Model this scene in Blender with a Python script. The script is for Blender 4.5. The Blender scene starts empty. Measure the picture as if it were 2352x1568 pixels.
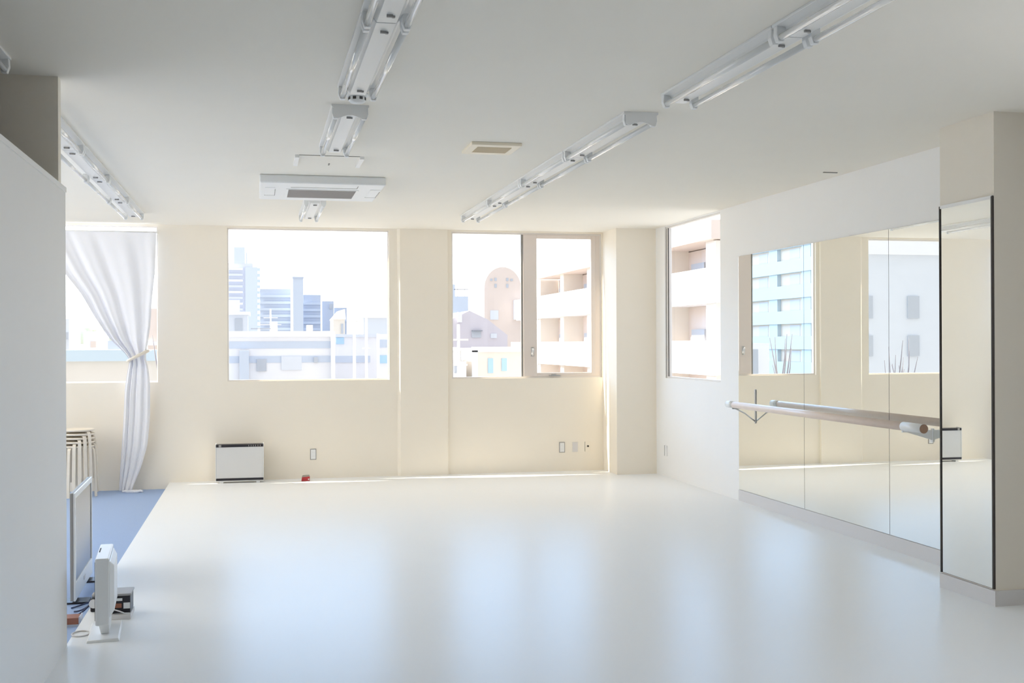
import bpy, bmesh, math, random
from mathutils import Vector, Matrix
random.seed(7)
R = math.radians
sc = bpy.context.scene
col = sc.collection

# ------------------------------------------------------------------ camera
cam_d = bpy.data.cameras.new('camera')
cam = bpy.data.objects.new('camera', cam_d); col.objects.link(cam)
YAW, PITCH, ROLL, FPX = 0.2196, -0.0014, -0.0041, 2619.3
cam_d.sensor_fit = 'HORIZONTAL'; cam_d.sensor_width = 36.0
cam_d.lens = FPX * 36.0 / 2352.0
cam_d.clip_start = 0.05; cam_d.clip_end = 3000
_f0 = Vector((math.sin(YAW), math.cos(YAW), 0)); _r0 = Vector((math.cos(YAW), -math.sin(YAW), 0)); _u0 = Vector((0, 0, 1))
_f = _f0 * math.cos(PITCH) - _u0 * math.sin(PITCH); _u = _u0 * math.cos(PITCH) + _f0 * math.sin(PITCH)
_r = _r0 * math.cos(ROLL) + _u * math.sin(ROLL); _u2 = _u * math.cos(ROLL) - _r0 * math.sin(ROLL)
M = Matrix((( _r.x, _u2.x, -_f.x, 0), (_r.y, _u2.y, -_f.y, 0), (_r.z, _u2.z, -_f.z, 1.55), (0, 0, 0, 1)))
cam.matrix_world = M
sc.camera = cam

# ------------------------------------------------------------------ exposure, sky, sun
vs = sc.view_settings
vs.view_transform = 'Standard'; vs.look = 'None'; vs.gamma = 1.0; vs.use_curve_mapping = False
vs.exposure = 0.39
try:
    sc.cycles.use_denoising = True
    sc.cycles.max_bounces = 11; sc.cycles.diffuse_bounces = 7; sc.cycles.glossy_bounces = 5
    sc.cycles.transparent_max_bounces = 16; sc.cycles.transmission_bounces = 6
    sc.cycles.sample_clamp_indirect = 6.0
    sc.cycles.caustics_reflective = True; sc.cycles.caustics_refractive = False
except Exception:
    pass

SKY_HAZE = (2.8, 2.8, 2.8)       # white haze along the roofs beyond the window wall
SKY_BLUE = (2.6, 4.2, 6.6)       # clear blue band above the haze
SKY_GLOW = (1.8, 1.6, 1.33)      # warm bright haze high up around the sun
SKY_REAR = (0.88, 0.89, 0.91)    # the sky behind the photographer
SUN_E = 8.0
world = bpy.data.worlds.new('world'); sc.world = world; world.use_nodes = True
nt = world.node_tree; nt.nodes.clear()
wo = nt.nodes.new('ShaderNodeOutputWorld'); bg = nt.nodes.new('ShaderNodeBackground')
tc = nt.nodes.new('ShaderNodeTexCoord'); sp = nt.nodes.new('ShaderNodeSeparateXYZ')
nt.links.new(tc.outputs['Generated'], sp.inputs[0])
def _step(sock, lo, hi):
    m = nt.nodes.new('ShaderNodeMapRange'); m.interpolation_type = 'SMOOTHSTEP'
    m.inputs['From Min'].default_value = lo; m.inputs['From Max'].default_value = hi
    nt.links.new(sock, m.inputs['Value']); return m.outputs[0]
def _mixc(fac, a, b):
    m = nt.nodes.new('ShaderNodeMix'); m.data_type = 'RGBA'
    for i, v in ((6, a), (7, b)):
        if isinstance(v, tuple): m.inputs[i].default_value = (*v, 1)
        else: nt.links.new(v, m.inputs[i])
    nt.links.new(fac, m.inputs[0]); return m.outputs[2]
low = _mixc(_step(sp.outputs['Y'], -0.45, 0.35), SKY_REAR, _mixc(_step(sp.outputs['Z'], 0.09, 0.16), SKY_HAZE, SKY_BLUE))
mul = nt.nodes.new('ShaderNodeMath'); mul.operation = 'MULTIPLY'
nt.links.new(_step(sp.outputs['Z'], 0.30, 0.50), mul.inputs[0]); nt.links.new(_step(sp.outputs['Y'], -0.35, 0.15), mul.inputs[1])
nt.links.new(_mixc(mul.outputs[0], low, SKY_GLOW), bg.inputs['Color'])
nt.links.new(bg.outputs[0], wo.inputs['Surface'])

sun_d = bpy.data.lights.new('sun', 'SUN'); sun_d.energy = SUN_E; sun_d.angle = R(0.6); sun_d.color = (1.0, 0.90, 0.74)
sun = bpy.data.objects.new('sun', sun_d); col.objects.link(sun)
sun.rotation_euler = Vector((1.0, -0.17, -0.95)).to_track_quat('-Z', 'Y').to_euler()
sun.location = (-20, 20, 30)

# ------------------------------------------------------------------ dimensions of the room
XL, XR = -0.963, 4.605          # end of left partition face, right wall
YB = 13.34                      # window wall
H = 2.895
SILL, HEAD = 1.128, 2.875
CARP = -0.07

# ------------------------------------------------------------------ materials
def mat(name, color, rough=0.6, metal=0.0, spec=0.5, noise=0.0, nscale=30.0, bump=0.0, bscale=60.0, coat=0.0):
    m = bpy.data.materials.new(name); m.use_nodes = True
    t = m.node_tree; b = t.nodes['Principled BSDF']
    b.inputs['Roughness'].default_value = rough; b.inputs['Metallic'].default_value = metal
    b.inputs['Specular IOR Level'].default_value = spec; b.inputs['Coat Weight'].default_value = coat
    co = t.nodes.new('ShaderNodeTexCoord')
    n = t.nodes.new('ShaderNodeTexNoise'); n.inputs['Scale'].default_value = nscale; n.inputs['Detail'].default_value = 4
    t.links.new(co.outputs['Object'], n.inputs['Vector'])
    mxn = t.nodes.new('ShaderNodeMix'); mxn.data_type = 'RGBA'
    k = noise
    mxn.inputs[6].default_value = (*[max(0, c * (1 - k)) for c in color], 1)
    mxn.inputs[7].default_value = (*[min(1, c * (1 + k)) for c in color], 1)
    t.links.new(n.outputs['Fac'], mxn.inputs[0]); t.links.new(mxn.outputs[2], b.inputs['Base Color'])
    if bump:
        n2 = t.nodes.new('ShaderNodeTexNoise'); n2.inputs['Scale'].default_value = bscale; n2.inputs['Detail'].default_value = 5
        t.links.new(co.outputs['Object'], n2.inputs['Vector'])
        bp = t.nodes.new('ShaderNodeBump'); bp.inputs['Strength'].default_value = bump; bp.inputs['Distance'].default_value = 0.002
        t.links.new(n2.outputs['Fac'], bp.inputs['Height']); t.links.new(bp.outputs[0], b.inputs['Normal'])
    return m

MT = {}
MT['wall'] = mat('painted_wall_cream', (0.93, 0.865, 0.755), 0.75, spec=0.2, noise=0.015, nscale=3, bump=0.12, bscale=220)
MT['wall_white'] = mat('painted_wall_white', (0.915, 0.905, 0.885), 0.6, spec=0.25, noise=0.012, nscale=3, bump=0.12, bscale=220)
MT['wall_tan'] = mat('painted_wall_tan', (0.86, 0.80, 0.70), 0.7, spec=0.2, noise=0.015, nscale=3, bump=0.12, bscale=220)
MT['wall_rear'] = mat('rear_wall_brown', (0.36, 0.31, 0.25), 0.7)  # unseen wall, kept dark to cut bounce light onto camera-facing sides
MT['ceiling'] = mat('painted_ceiling', (0.935, 0.895, 0.81), 0.8, spec=0.15, noise=0.012, nscale=2.5, bump=0.1, bscale=200)
MT['floor'] = mat('white_vinyl_floor', (0.925, 0.938, 0.945), 0.29, spec=0.024, noise=0.008, nscale=2.0, bump=0.03, bscale=8)
MT['carpet'] = mat('blue_grey_carpet', (0.37, 0.485, 0.72), 0.95, spec=0.1, noise=0.10, nscale=180, bump=0.6, bscale=400)
MT['base'] = mat('baseboard_vinyl', (0.74, 0.72, 0.71), 0.5, spec=0.3)
MT['white_metal'] = mat('white_enamel', (0.86, 0.86, 0.85), 0.30, spec=0.5)
MT['white_plastic'] = mat('white_plastic', (0.85, 0.86, 0.86), 0.35, spec=0.5)
MT['tube'] = mat('fluorescent_glass', (0.90, 0.90, 0.88), 0.10, spec=0.6, coat=0.6)
MT['reflector'] = mat('lamp_reflector', (0.82, 0.82, 0.82), 0.22, spec=0.6)
MT['grey_plastic'] = mat('grey_plastic', (0.36, 0.35, 0.34), 0.5)
MT['dark'] = mat('dark_plastic', (0.02, 0.018, 0.025), 0.4)
MT['slot'] = mat('dark_slot', (0.05, 0.045, 0.04), 0.7)
MT['line'] = mat('grey_joint', (0.30, 0.29, 0.27), 0.7)
MT['ivory'] = mat('ivory_plastic', (0.95, 0.86, 0.70), 0.4)
MT['tan'] = mat('tan_filter', (0.80, 0.69, 0.52), 0.7, noise=0.1, nscale=300)
MT['ac_filter'] = mat('grey_filter_mesh', (0.50, 0.47, 0.45), 0.7, noise=0.15, nscale=400)
MT['alu'] = mat('anodised_aluminium', (0.78, 0.70, 0.645), 0.4, metal=0.0)
MT['alu_white'] = mat('pale_window_frame', (0.82, 0.78, 0.74), 0.4)
MT['steel'] = mat('brushed_steel', (0.62, 0.62, 0.62), 0.3, metal=0.9)
MT['mirror'] = mat('mirror_silvering', (0.93, 0.945, 0.925), 0.0, metal=1.0)
MT['mirror_edge'] = mat('mirror_edge_dark', (0.06, 0.05, 0.045), 0.4)
MT['wood'] = mat('barre_wood', (0.86, 0.72, 0.63), 0.35, noise=0.05, nscale=14)
MT['wood_end'] = mat('barre_end_grain', (0.36, 0.22, 0.15), 0.6, noise=0.15, nscale=60)
MT['stool'] = mat('pale_birch', (0.84, 0.77, 0.66), 0.45, noise=0.04, nscale=20)
MT['panel_grey'] = mat('heater_panel', (0.74, 0.74, 0.735), 0.35)
MT['red'] = mat('red_paint', (0.40, 0.02, 0.03), 0.4)
MT['grey_lid'] = mat('grey_lid', (0.30, 0.27, 0.23), 0.5)
MT['screen'] = mat('grey_tv_screen', (0.17, 0.175, 0.185), 0.16, spec=0.45)
MT['brown'] = mat('reddish_brown_card', (0.33, 0.13, 0.08), 0.6)
MT['orange'] = mat('orange_plastic', (0.72, 0.34, 0.05), 0.5)
MT['navy'] = mat('navy_cable', (0.03, 0.045, 0.11), 0.5)
MT['concrete'] = mat('ground_asphalt', (0.30, 0.30, 0.30), 0.9, noise=0.1, nscale=2)

def glass(name, tint):
    m = bpy.data.materials.new(name); m.use_nodes = True
    t = m.node_tree; t.nodes.clear()
    o = t.nodes.new('ShaderNodeOutputMaterial'); ms = t.nodes.new('ShaderNodeMixShader')
    tr = t.nodes.new('ShaderNodeBsdfTransparent'); gl = t.nodes.new('ShaderNodeBsdfGlossy')
    lw = t.nodes.new('ShaderNodeLayerWeight'); lw.inputs['Blend'].default_value = 0.5
    pw = t.nodes.new('ShaderNodeMath'); pw.operation = 'POWER'; pw.inputs[1].default_value = 5.0
    sc_ = t.nodes.new('ShaderNodeMath'); sc_.operation = 'MULTIPLY_ADD'; sc_.inputs[1].default_value = 0.22; sc_.inputs[2].default_value = 0.02
    tr.inputs['Color'].default_value = (*tint, 1); gl.inputs['Roughness'].default_value = 0.0
    t.links.new(lw.outputs['Facing'], pw.inputs[0]); t.links.new(pw.outputs[0], sc_.inputs[0])
    t.links.new(sc_.outputs[0], ms.inputs[0]); t.links.new(tr.outputs[0], ms.inputs[1]); t.links.new(gl.outputs[0], ms.inputs[2])
    t.links.new(ms.outputs[0], o.inputs['Surface'])
    return m
MT['glass'] = glass('window_glass', (0.985, 0.99, 0.995))

def frosted():  # glass of the added left window, spreads the sun into soft fill
    m = bpy.data.materials.new('frosted_glass'); m.use_nodes = True
    t = m.node_tree; t.nodes.clear()
    o = t.nodes.new('ShaderNodeOutputMaterial'); ms = t.nodes.new('ShaderNodeMixShader')
    tl = t.nodes.new('ShaderNodeBsdfTranslucent'); di = t.nodes.new('ShaderNodeBsdfDiffuse')
    tl.inputs['Color'].default_value = (0.92, 0.93, 0.93, 1); di.inputs['Color'].default_value = (0.8, 0.8, 0.8, 1)
    ms.inputs[0].default_value = 0.2
    t.links.new(tl.outputs[0], ms.inputs[1]); t.links.new(di.outputs[0], ms.inputs[2]); t.links.new(ms.outputs[0], o.inputs['Surface'])
    return m
MT['frosted'] = frosted()

def sheer():
    m = bpy.data.materials.new('sheer_white_curtain'); m.use_nodes = True
    t = m.node_tree; t.nodes.clear()
    o = t.nodes.new('ShaderNodeOutputMaterial'); a = t.nodes.new('ShaderNodeMixShader'); b = t.nodes.new('ShaderNodeMixShader')
    di = t.nodes.new('ShaderNodeBsdfDiffuse'); tl = t.nodes.new('ShaderNodeBsdfTranslucent'); tr = t.nodes.new('ShaderNodeBsdfTransparent')
    di.inputs['Color'].default_value = (0.93, 0.93, 0.96, 1); tl.inputs['Color'].default_value = (0.12, 0.14, 0.22, 1)
    n = t.nodes.new('ShaderNodeTexNoise'); n.inputs['Scale'].default_value = 260
    co = t.nodes.new('ShaderNodeTexCoord'); t.links.new(co.outputs['Object'], n.inputs['Vector'])
    mp = t.nodes.new('ShaderNodeMapRange'); mp.inputs['To Min'].default_value = 0.01; mp.inputs['To Max'].default_value = 0.04
    t.links.new(n.outputs['Fac'], mp.inputs['Value'])
    a.inputs[0].default_value = 0.07
    t.links.new(di.outputs[0], a.inputs[1]); t.links.new(tl.outputs[0], a.inputs[2])
    t.links.new(mp.outputs[0], b.inputs[0]); t.links.new(a.outputs[0], b.inputs[1]); t.links.new(tr.outputs[0], b.inputs[2])
    t.links.new(b.outputs[0], o.inputs['Surface'])
    return m
MT['sheer'] = sheer()

# ------------------------------------------------------------------ mesh helpers
class MB:
    """collects shapes in one bmesh and links them as one mesh object"""
    def __init__(s): s.bm = bmesh.new()
    def face(s, pts, smooth=False):
        f = s.bm.faces.new([s.bm.verts.new(p) for p in pts]); f.smooth = smooth; return s
    def box(s, x0, x1, y0, y1, z0, z1):
        v = [s.bm.verts.new((x, y, z)) for x in (x0, x1) for y in (y0, y1) for z in (z0, z1)]
        for q in ((0, 1, 3, 2), (4, 6, 7, 5), (0, 4, 5, 1), (2, 3, 7, 6), (0, 2, 6, 4), (1, 5, 7, 3)):
            s.bm.faces.new([v[i] for i in q])
        return s
    def hexa(s, lo, hi):
        """lo, hi: 4 points each, same winding"""
        a = [s.bm.verts.new(p) for p in lo]; b = [s.bm.verts.new(p) for p in hi]
        s.bm.faces.new(a[::-1]); s.bm.faces.new(b)
        for i in range(len(a)):
            j = (i + 1) % len(a); s.bm.faces.new((a[i], a[j], b[j], b[i]))
        return s
    def tube(s, path, r, seg=14, caps=True):
        path = [Vector(p) for p in path]; n = len(path)
        rs = r if isinstance(r, (list, tuple)) else [r] * n
        rings = []; up = None
        for i, p in enumerate(path):
            d = (path[min(i + 1, n - 1)] - path[max(i - 1, 0)]).normalized()
            if up is None:
                up = Vector((0, 0, 1)) if abs(d.z) < 0.9 else Vector((1, 0, 0))
            a = d.cross(up)
            if a.length < 1e-6: a = d.cross(Vector((0, 1, 0)))
            a.normalize(); b = a.cross(d).normalized(); up = b
            rings.append([s.bm.verts.new(p + (a * math.cos(2 * math.pi * k / seg) + b * math.sin(2 * math.pi * k / seg)) * rs[i]) for k in range(seg)])
        for i in range(n - 1):
            for k in range(seg):
                f = s.bm.faces.new((rings[i][k], rings[i][(k + 1) % seg], rings[i + 1][(k + 1) % seg], rings[i + 1][k])); f.smooth = True
        if caps:
            s.bm.faces.new(rings[0][::-1]); s.bm.faces.new(rings[-1])
        return s
    def extrude_y(s, prof, y0, y1):
        """closed profile of (x, z) run along Y"""
        return s.hexa([(x, y0, z) for x, z in prof], [(x, y1, z) for x, z in prof])
    def extrude_x(s, prof, x0, x1):
        return s.hexa([(x0, y, z) for y, z in prof], [(x1, y, z) for y, z in prof])
    def lathe(s, prof, c=(0, 0, 0), seg=28):
        rings = []
        for r, z in prof:
            rings.append([s.bm.verts.new((c[0] + r * math.cos(2 * math.pi * k / seg), c[1] + r * math.sin(2 * math.pi * k / seg), c[2] + z)) for k in range(seg)])
        for i in range(len(rings) - 1):
            for k in range(seg):
                f = s.bm.faces.new((rings[i][k], rings[i][(k + 1) % seg], rings[i + 1][(k + 1) % seg], rings[i + 1][k])); f.smooth = True
        s.bm.faces.new(rings[0][::-1]); s.bm.faces.new(rings[-1])
        return s
    def build(s, name, material, parent=None, bevel=0.0, seg=2, loc=None):
        bmesh.ops.recalc_face_normals(s.bm, faces=s.bm.faces)
        me = bpy.data.meshes.new(name); s.bm.to_mesh(me); s.bm.free()
        me.materials.append(MT[material] if isinstance(material, str) else material)
        o = bpy.data.objects.new(name, me); col.objects.link(o)
        if parent is not None: o.parent = parent
        if loc is not None: o.location = loc
        if bevel:
            m = o.modifiers.new('bevel', 'BEVEL'); m.width = bevel; m.segments = seg; m.limit_method = 'ANGLE'; m.angle_limit = R(40)
        return o

def B(*a): return MB().box(*a)
def tag(o, label=None, cat=None, group=None, kind=None):
    if label: o['label'] = label
    if cat: o['category'] = cat
    if group: o['group'] = group
    if kind: o['kind'] = kind
    return o
def empty(name, loc=(0, 0, 0), rz=0.0):
    o = bpy.data.objects.new(name, None); col.objects.link(o); o.location = loc; o.rotation_euler = (0, 0, rz)
    o.empty_display_size = 0.1
    return o
def struct(o, label=None): return tag(o, label, None, None, 'structure')
def dup(root, loc=None, rz=None):
    c = root.copy(); col.objects.link(c)
    if loc is not None: c.location = loc
    if rz is not None: c.rotation_euler = (0, 0, rz)
    for ch in list(root.children):
        d = ch.copy(); col.objects.link(d); d.parent = c
        for g in list(ch.children):
            e = g.copy(); col.objects.link(e); e.parent = d
    return c

# ------------------------------------------------------------------ room shell
T = 0.08
struct(B(XL - 0.007, XR, -3.0, YB, -0.07, 0.0).build('floor', 'floor'), 'glossy white vinyl dance floor')
struct(B(-4.0, XL - 0.007, -3.0, YB, -0.17, CARP).build('floor_side', 'carpet'), 'blue grey carpet strip lower than the white floor')
struct(B(-4.13, XR + T, -3.13, YB + T, H, H + 0.15).build('ceiling', 'ceiling'), 'plain off white ceiling')
W1 = (-2.6, -1.09); W2 = (-0.333, 1.506); W3 = (2.247, 4.105)
wb = MB()
wb.box(-4.13, XR + T, YB, YB + T, -0.17, SILL)
for x0, x1 in ((-4.13, W1[0]), (W1[1], W2[0]), (W2[1], W3[0]), (W3[1], XR + T)):
    wb.box(x0, x1, YB, YB + T, SILL, HEAD)
wb.box(-4.13, XR + T, YB, YB + T, HEAD, H)
wb.hexa([(1.600, YB, 0), (1.632, YB - 0.03, 0), (2.195, YB - 0.03, 0), (2.201, YB, 0)], [(1.600, YB, H), (1.632, YB - 0.03, H), (2.195, YB - 0.03, H), (2.201, YB, H)])
struct(wb.build('wall_back', 'wall'), 'cream back wall with three window openings')
W4 = (10.875, 12.485); S4, H4 = 1.14, 2.885
wr = MB()
wr.box(XR, XR + T, -3.0, 1.9, -0.07, H); wr.box(XR, XR + T, 4.7, W4[0], -0.07, H)
wr.box(XR, XR + T, 1.9, 4.7, -0.07, SILL); wr.box(XR, XR + T, 1.9, 4.7, HEAD, H)
wr.box(XR, XR + T, W4[1], YB, -0.07, H)
wr.box(XR, XR + T, W4[0], W4[1], -0.07, S4); wr.box(XR, XR + T, W4[0], W4[1], H4, H)
struct(wr.build('wall_right', 'wall_white'), 'white right wall with a window and mirrors')
struct(B(4.115, XR, 12.80, YB, 0, H).build('wall_corner', 'wall'), 'square cream column in the far right corner')
struct(B(4.212, XR, 5.90, 6.44, 0, H).build('wall_pillar', 'wall_tan'), 'tan square pillar at right holding a narrow mirror')
struct(B(XL - 0.085, XL, -3.0, 6.235, CARP, 2.335).build('wall_left', 'wall_white'), 'white partition at left, open at its top')
struct(B(XL - 0.087, XL + 0.005, -3.0, 6.235, 2.335, 2.36).build('trim_1', 'wall_white'), 'thin capping strip along the left partition')
struct(MB().box(-4.0, XL - 0.008, 6.07, 6.15, 2.36, H).box(-4.0, XL - 0.086, 6.07, 6.15, CARP, 2.36).build('wall_divider', 'wall'), 'tan cross wall above the left partition')
FL = (7.0, 12.6)  # opening added in the unseen outer wall to let in fill light
struct(MB().box(-4.13, -4.0, -3.0, FL[0], -0.17, H).box(-4.13, -4.0, FL[1], YB, -0.17, H).box(-4.13, -4.0, FL[0], FL[1], -0.17, 0.9).box(-4.13, -4.0, FL[0], FL[1], HEAD, H).build('wall_far_left', 'wall'), 'left outer wall hidden behind the partition')
r6 = empty('fill_window_left'); struct(r6, 'added frosted window for fill light in the left outer wall, unseen behind the partition')  # unseen window, added to brighten the middle of the room
f = MB().box(-4.08, -4.03, FL[0], FL[0] + .03, .9, HEAD).box(-4.08, -4.03, FL[1] - .03, FL[1], .9, HEAD).box(-4.08, -4.03, FL[0] + .03, FL[1] - .03, .9, .93).box(-4.08, -4.03, FL[0] + .03, FL[1] - .03, HEAD - .03, HEAD)
for yy in (8.86, 10.72): f.box(-4.08, -4.03, yy, yy + .03, .93, HEAD - .03)
f.build('window_frame', 'alu_white', r6)
MB().face([(-4.055, FL[0] + .03, .93), (-4.055, FL[1] - .03, .93), (-4.055, FL[1] - .03, HEAD - .03), (-4.055, FL[0] + .03, HEAD - .03)]).build('frosted_pane', 'frosted', r6)
wre = MB().box(-4.13, XR + T, -3.13, -3.0, -0.17, H)
struct(wre.build('wall_rear', 'wall_rear'), 'plain rear wall behind the camera')
struct(MB().box(XR - 0.012, XR, 6.44, 10.42, 0, 0.108).build('baseboard_right', 'base'), 'pale baseboard under the wall mirrors')
struct(MB().box(4.198, 4.212, 5.886, 6.44, 0, 0.09).box(4.212, XR, 5.886, 5.90, 0, 0.09).build('baseboard_pillar', 'base'), 'pale baseboard round the pillar foot')

# windows ----------------------------------------------------------------
def window(name, x0, x1, z0, z1, y, label, fw=0.02, fm='alu_white'):
    r = empty(name, (0, 0, 0)); struct(r, label)
    f = MB(); f.box(x0, x0 + fw, y, y + 0.05, z0, z1).box(x1 - fw, x1, y, y + 0.05, z0, z1)
    f.box(x0 + fw, x1 - fw, y, y + 0.05, z0, z0 + fw).box(x0 + fw, x1 - fw, y, y + 0.05, z1 - fw, z1)
    f.build('window_frame', fm, r)
    return r
w = window('window_1', W1[0], W1[1], SILL, HEAD, YB + 0.03, 'window behind the sheer curtain at left', 0.012)
B(W1[0] + .012, W1[1] - .012, YB + .053, YB + .058, SILL + .012, HEAD - .012).build('pane', 'glass', w)
w = window('window_2', W2[0], W2[1], SILL, HEAD, YB + 0.03, 'wide single pane window in the middle of the back wall', 0.015)
B(W2[0] + .015, W2[1] - .015, YB + .053, YB + .058, SILL + .015, HEAD - .015).build('pane', 'glass', w)
w = window('window_3', W3[0], W3[1], SILL, HEAD, YB + 0.03, 'back wall window with a fixed pane and a framed sash', 0.02)
B(W3[0] + .02, 3.10, YB + .053, YB + .058, SILL + .02, HEAD - .02).build('pane', 'glass', w)
MB().box(3.10, 3.122, YB + .03, YB + .06, SILL + .02, HEAD - .02).build('mullion', 'line', w)
MB().box(4.03, 4.085, YB + .03, YB + .07, SILL + .02, HEAD - .02).build('jamb', 'alu', w, 0.003)
s = MB(); ys0, ys1 = YB + 0.02, YB + 0.055
s.box(3.124, 3.292, ys0, ys1, SILL + .02, HEAD - .02).box(3.972, 4.03, ys0, ys1, SILL + .02, HEAD - .02)
s.box(3.292, 3.972, ys0, ys1, SILL + .02, SILL + .062).box(3.292, 3.972, ys0, ys1, HEAD - .065, HEAD - .02)
sash = s.build('sash', 'alu', w, 0.004)
B(3.292, 3.972, YB + .036, YB + .041, SILL + .062, HEAD - .065).build('sash_pane', 'glass', sash)
MB().tube([(3.235, ys0 + .004, 1.40), (3.235, ys0 - .03, 1.40), (3.235, ys0 - .035, 1.47), (3.235, ys0 - .03, 1.485)], .009).box(3.218, 3.252, ys0 - .008, ys0 + .002, 1.39, 1.50).build('handle', 'steel', sash)
MB().box(3.44, 3.58, ys0 - .012, ys0 + .001, SILL + .022, SILL + .034).box(3.47, 3.52, ys0 - .02, ys0 + .001, SILL + .030, SILL + .045).build('latch', 'steel', sash)
r4 = empty('window_4'); struct(r4, 'window in the right wall before the mirrors')
xo = XR + 0.02
f = MB().box(xo, xo + .05, W4[0], W4[0] + .02, S4, H4).box(xo, xo + .05, W4[1] - .03, W4[1], S4, H4).box(xo, xo + .05, W4[0] + .02, W4[1] - .03, S4, S4 + .02).box(xo, xo + .05, W4[0] + .02, W4[1] - .03, H4 - .02, H4)
f.build('window_frame', 'alu_white', r4)
MB().box(xo - .012, xo + .018, W4[1] - .075, W4[1] - .031, S4 + .021, H4 - .021).build('mullion', 'alu_white', r4)
for yg in (W4[1] - .082, W4[1] - .031): B(xo - .014, xo - .005, yg, yg + .007, S4 + .021, H4 - .021).build('gasket', 'slot', r4)
B(xo + .022, xo + .027, W4[0] + .02, W4[1] - .03, S4 + .02, H4 - .02).build('pane', 'glass', r4)
r5 = empty('fill_window_right'); struct(r5, 'added wide side window for fill light right of the camera, out of view')  # added window beside the camera, there to brighten the foreground
f = MB().box(xo, xo + .05, 1.9, 1.93, SILL, HEAD).box(xo, xo + .05, 4.67, 4.7, SILL, HEAD).box(xo, xo + .05, 1.93, 4.67, SILL, SILL + .03).box(xo, xo + .05, 1.93, 4.67, HEAD - .03, HEAD).box(xo, xo + .05, 3.28, 3.32, SILL + .03, HEAD - .03)
f.build('window_frame', 'alu_white', r5)
B(xo + .022, xo + .027, 1.93, 4.67, SILL + .03, HEAD - .03).build('pane', 'glass', r5)

# ------------------------------------------------------------------ mirrors on the right wall
MY = [10.42, 9.048, 7.692, 6.445]; MZ0, MZ1 = 0.112, 2.388
mlab = ['tall mirror panel farthest along the right wall, next to the window', 'middle mirror panel of the right wall, between two joints', 'mirror panel of the right wall partly behind the pillar']
for i in range(3):
    r = empty('wall_mirror', (XR, MY[i + 1], MZ0)); tag(r, mlab[i], 'mirror', 'mirror panels on the right wall')
    Lm = MY[i] - MY[i + 1] - 0.005
    B(-.004, 0, 0, Lm, 0, MZ1 - MZ0).build('backing', 'mirror_edge', r)
    B(-.008, -.0042, 0.0, Lm, 0.0, MZ1 - MZ0).build('glass', 'mirror', r)
r = empty('pillar_mirror', (4.212, 5.905, 0.098)); tag(r, 'narrow tall mirror with dark edges on the tan pillar', 'mirror')
B(-.006, 0, 0, .525, 0, 2.305).build('backing', 'mirror_edge', r)
B(-.010, -.0062, .008, .517, 0.003, 2.285).build('glass', 'mirror', r)
MB().box(-.016, -.0002, -.004, .006, 0, 2.30).box(-.016, -.0002, .517, .526, 0, 2.30).build('edge_strip', 'mirror_edge', r)
B(-.014, -.0002, .008, .517, 2.285, 2.305).build('top_strip', 'wall_white', r)

# ------------------------------------------------------------------ barre
bx, bz = 4.368, 0.962
r = empty('ballet_barre', (bx, 8.5, bz)); tag(r, 'round wooden ballet barre along the wall mirrors', 'barre')
y0, y1 = 6.875 - 8.5, 10.15 - 8.5
MB().tube([(0, y0 + .25, 0), (0, y1 - .14, 0)], .030, 22).build('rail', 'wood', r)
MB().tube([(0, y0 + .004, 0), (0, y0 + .25, 0)], .0318, 22).build('sleeve', 'white_plastic', r)['label'] = 'white sleeve at the near end'
MB().tube([(0, y0, 0), (0, y0 + .004, 0)], .031, 22).build('end_cap', 'wood_end', r)['label'] = 'dark brown round end'
MB().tube([(0, y1 - .14, 0), (0, y1, 0)], .0315, 22).build('sleeve', 'white_plastic', r)['label'] = 'white sleeve at the far end'
for yb, zl, zh in ((10.03 - 8.5, -.18, .14), (7.13 - 8.5, -.115, -.02)):
    g = MB()
    g.box(.222, .2285, yb - .012, yb + .012, zl, zh)
    g.box(-.008, .223, yb - .006, yb + .006, -.042, -.030)
    if zh < 0: g.extrude_y([(.03, -.042), (.222, -.042), (.222, -.10)], yb - .004, yb + .004)
    else: g.tube([(.222, yb, zl + .02), (.12, yb, zl * .35 - .02), (.02, yb, -.036)], .0065, 8)
    g.build('bracket', 'white_plastic' if zh < 0 else 'steel', r)

# ------------------------------------------------------------------ fluorescent battens
def make_batten(L, plate):
    r = empty('fluorescent_fixture')
    MB().extrude_y([(-.105, 0), (.105, 0), (.105, -.012), (.062, -.018), (.040, -.046), (-.040, -.046), (-.062, -.018), (-.105, -.012)], 0, L).build('housing', 'white_metal', r, 0.002)
    for sx in (-1, 1):
        MB().tube([(sx * .080, .035, -.060), (sx * .080, L - .035, -.060)], .0150, 16).build('tube', 'tube', r)
        for ya, yb in ((.006, .040), (L - .040, L - .006)):
            g = MB(); c = sx * .080
            g.extrude_y([(c - .020, -.012), (c + .020, -.012), (c + .022, -.05), (c + .012, -.079), (c - .012, -.079), (c - .022, -.05)], ya, yb)
            g.build('lamp_holder', 'white_plastic', r, 0.003)
    for yy in (.11, L - .12):
        MB().box(-.012, .012, yy, yy + .012, -.056, -.046).lathe([(.007, -.060), (.008, -.052)], (.016, yy + .02, 0.006), 10).build('clip', 'grey_plastic', r)
    if plate:
        pr = [(-.105, 0), (.105, 0), (.105, -.012), (.092, -.022), (.092, -.070), (.070, -.080), (.040, -.068), (.012, -.060), (-.012, -.060), (-.040, -.068), (-.070, -.080), (-.092, -.070), (-.092, -.022), (-.105, -.012)]
        MB().extrude_y(pr, -.004, .003).build('end_plate', 'white_metal', r)
    return r
GR, GC, GL = 'battens of the right ceiling row', 'battens of the centre ceiling row', 'battens of the left ceiling row'
LB = 1.362
pa = make_batten(LB, True); pb = make_batten(LB, False)
used = {'a': False, 'b': False}
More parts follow.
